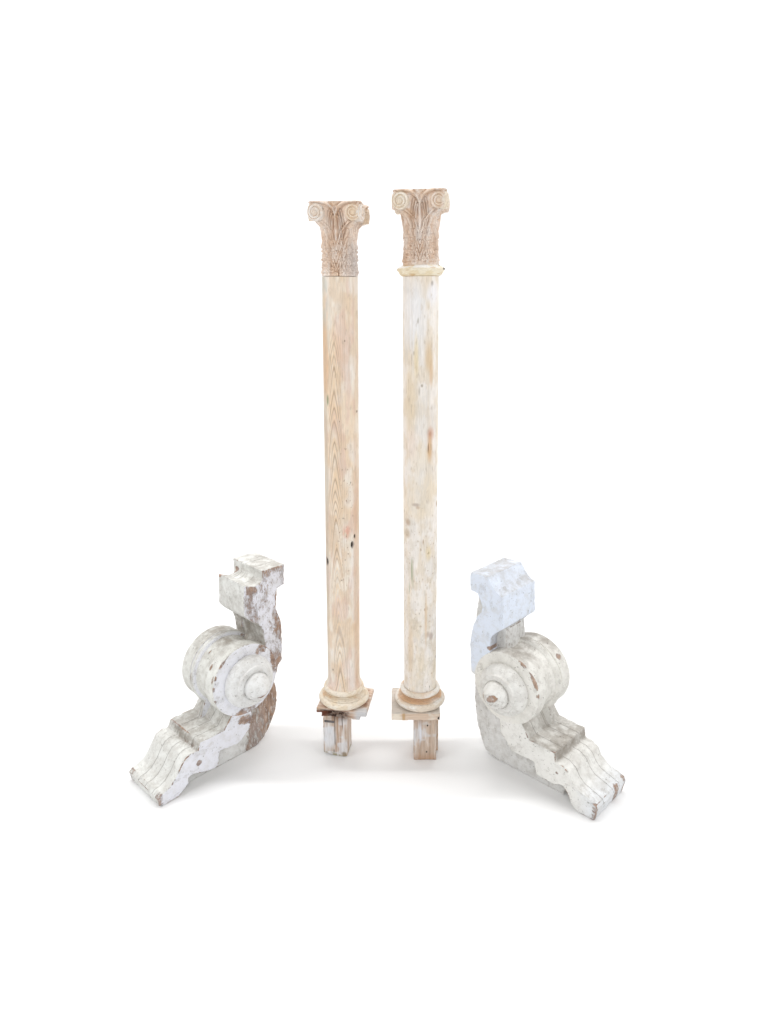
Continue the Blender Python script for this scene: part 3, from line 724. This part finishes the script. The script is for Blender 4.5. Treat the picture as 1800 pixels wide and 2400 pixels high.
    if not L_:
        pr = [(.05, 0), (g-.002, 0), (g, -.002), (g+.001, -.044), (g-.001, -.050), (g-.0075, -.058), (g-.0130, -.074), (g-.0165, -.094), (g-.0150, -.114), (g-.0100, -.130), (g-.0090, -.1335), (g-.001, -.1360), (g+.005, -.142), (g+.0070, -.148), (g+.0045, -.154), (g-.003, -.1585), (g-.0060, -.1600), (g-.0060, -.1635), (g+.0005, -.1650), (g+.001, -W+.002), (g-.002, -W), (.05, -W)]
    me = lathe("scroll_drum", densify(pr, .0016), 420)
    V_ = verts(me); V2 = np.stack([dc[0]+V_[:, 0], s*V_[:, 2], dc[1]+V_[:, 1]], 1); set_verts(me, V2)
    bmx = bmesh.new(); bmx.from_mesh(me); bmesh.ops.recalc_face_normals(bmx, faces=bmx.faces[:]); bmx.to_mesh(me); bmx.free()
    if L_:
        def rawD(u, w_, z, sd, Nn, P):
            ph = np.arctan2(z-dc[1], u-dc[0])
            r = sd*(B(u, z, -.475, .460, .034, .022)*.34+B(u, z, -.535, .40, .02, .07)*.45+B(u, z, -.36, .480, .05, .010)*.08+B(u, z, -.40, .225, .05, .02)*.34+B(u, z, -.35, .222, .03, .015)*.25)
            r = r+(1-sd)*(B(ph, w_, 2.5, -.035, .09, .008)*0+B(ph, w_, .62, -.045, .10, .006)*.5+B(ph, w_, .35, -.012, .12, .006)*.4+B(ph, w_, .95, -.118, .10, .003)*.4+B(ph, w_, .1, -.150, .10, .006)*.35)
            rim = sstep(dr-.012, dr-.006, np.hypot(z-dc[1], u-dc[0]))
            return r+rim*(B(ph, w_, .80, -.001, .13, .0045)*.40+B(ph, w_, .42, -.001, .07, .004)*.38+B(ph, w_, .12, -.001, .08, .004)*.36+B(ph, w_, -.25, -.001, .06, .004)*.34)
        grimD = lambda u, w_, z, sd, Nn, P: (1-sd)*(.20+.34*sstep(.55, .85, np.arctan2(z-dc[1], u-dc[0])/1.6)+.18*sstep(-.05, -.07, w_))
    else:
        def rawD(u, w_, z, sd, Nn, P):
            ph = np.arctan2(z-dc[1], u-dc[0])
            rim = sstep(dr-.014, dr-.007, np.hypot(z-dc[1], u-dc[0]))
            return rim*(B(ph, w_, .55, -.003, .22, .0060)*.48+B(ph, w_, 1.08, -.003, .14, .0045)*.44+B(ph, w_, .16, -.003, .09, .004)*.38)+B(ph, w_, .75, -.190, .09, .014)*.5+B(ph, w_, .35, -.02, .2, .014)*.12
        grimD = lambda u, w_, z, sd, Nn, P: (1-sd)*(.16+.42*sstep(.5, .85, np.arctan2(z-dc[1], u-dc[0])/1.6))+.08
    cl = (lambda u, w_, z, sd, Nn, P: sd*.8) if L_ else (lambda u, w_, z, sd, Nn, P: sstep(-.54, -.56, u)*sstep(.40, .46, z)*sd+.12)
    finish("scroll_drum", me, MS, rawD, cl, grimD, .22, .0008, .0)
    # ---- turned boss on the near cheek
    k_ = rr/.106
    bp = [(.02, -.012), (.1030, -.012), (.1030, .0010), (.1062, .0030), (.1062, .0090), (.1050, .0170), (.1015, .0260), (.0960, .0340), (.0890, .0405), (.0830, .0440), (.0795, .0462), (.0776, .0500), (.0772, .0540), (.0750, .0556), (.0680, .0562), (.0580, .0564), (.0565, .0515), (.0530, .0515), (.0520, .0565), (.0532, .0610), (.0528, .0665), (.0495, .0750), (.0435, .0840), (.0350, .0930), (.0255, .1015), (.0165, .1090), (.0085, .1150), (.0030, .1180)]
    bp = [(r_*k_, z_) for r_, z_ in bp]
    me = lathe("boss", densify(bp, .0011), 300)
    V_ = verts(me); V2 = np.stack([rc[0]+V_[:, 0], s*V_[:, 2], rc[1]+V_[:, 1]], 1); set_verts(me, V2)
    bmx = bmesh.new(); bmx.from_mesh(me); bmesh.ops.recalc_face_normals(bmx, faces=bmx.faces[:]); bmx.to_mesh(me); bmx.free()
    if L_:
        rawB = lambda u, w_, z, sd, Nn, P: B(u, z, rc[0]-.016, rc[1]-.030, .030, .010)*sstep(.058, .064, w_)*.55+sstep(.07, .075, w_)*.16*sstep(.45, .6, fbm(P, (40, 40, 40), 2, 9))
    else:
        rawB = lambda u, w_, z, sd, Nn, P: (B(u, z, rc[0]-.042, rc[1]-.020, .018, .022)*.55+B(u, z, rc[0]+.016, rc[1]+.010, .014, .012)*.42+B(u, z, rc[0]-.01, rc[1]-.01, .045, .03)*.24)*sstep(.066, .073, w_)
    grimB = lambda u, w_, z, sd, Nn, P: np.full(len(u), .10)+.12*sstep(.03, .05, w_)*sstep(.062, .056, w_)
    cl = lambda u, w_, z, sd, Nn, P: np.full(len(u), .30 if L_ else .20)
    finish("boss", me, MS, rawB, cl, grimB, .0, .0006, .0)
    # ---- recessed back board with the rounded heel
    bm = bmesh.new()
    cs = smoothp(core, 1)
    inner = [(-.142, .03), (-.30, .14), (-.42, .30), (-.44, .58)] if not L_ else [(-.142, .028), (-.30, .14), (-.45, .30), (-.53, .40)]
    if not L_: cs = [(-.570, .690)]+cs
    else: cs = [(-.560, .40)]+cs
    prism_bm(bm, cs+inner, yy(-TC), yy(-W+TC))
    me = remeshed("back_board", bm, .0026)
    if L_:
        rawC = lambda u, w_, z, sd, Nn, P: sstep(-.385, -.425, u+.05*(fbm(P, (22, 22, 22), 3, 17)-.5)+.12*(z-.1))*(.30+.44*(fbm(P, (16, 16, 16), 3, 18)-.3))
        grimC = lambda u, w_, z, sd, Nn, P: .28+.2*sstep(-.3, -.45, u)
    else:
        rawC = lambda u, w_, z, sd, Nn, P: (1-sd)*.2*sstep(.05, .3, z)+.08*sstep(-.50, -.56, u)
        grimC = lambda u, w_, z, sd, Nn, P: .30*np.ones(len(u))
    o = finish("back_board", me, MC, rawC, (lambda u, w_, z, sd, Nn, P: np.full(len(u), .3)), grimC, .22)
    if L_: o['label'] = "brown bare-wood back board with rounded heel"
    return root

corbel('L'); corbel('R')
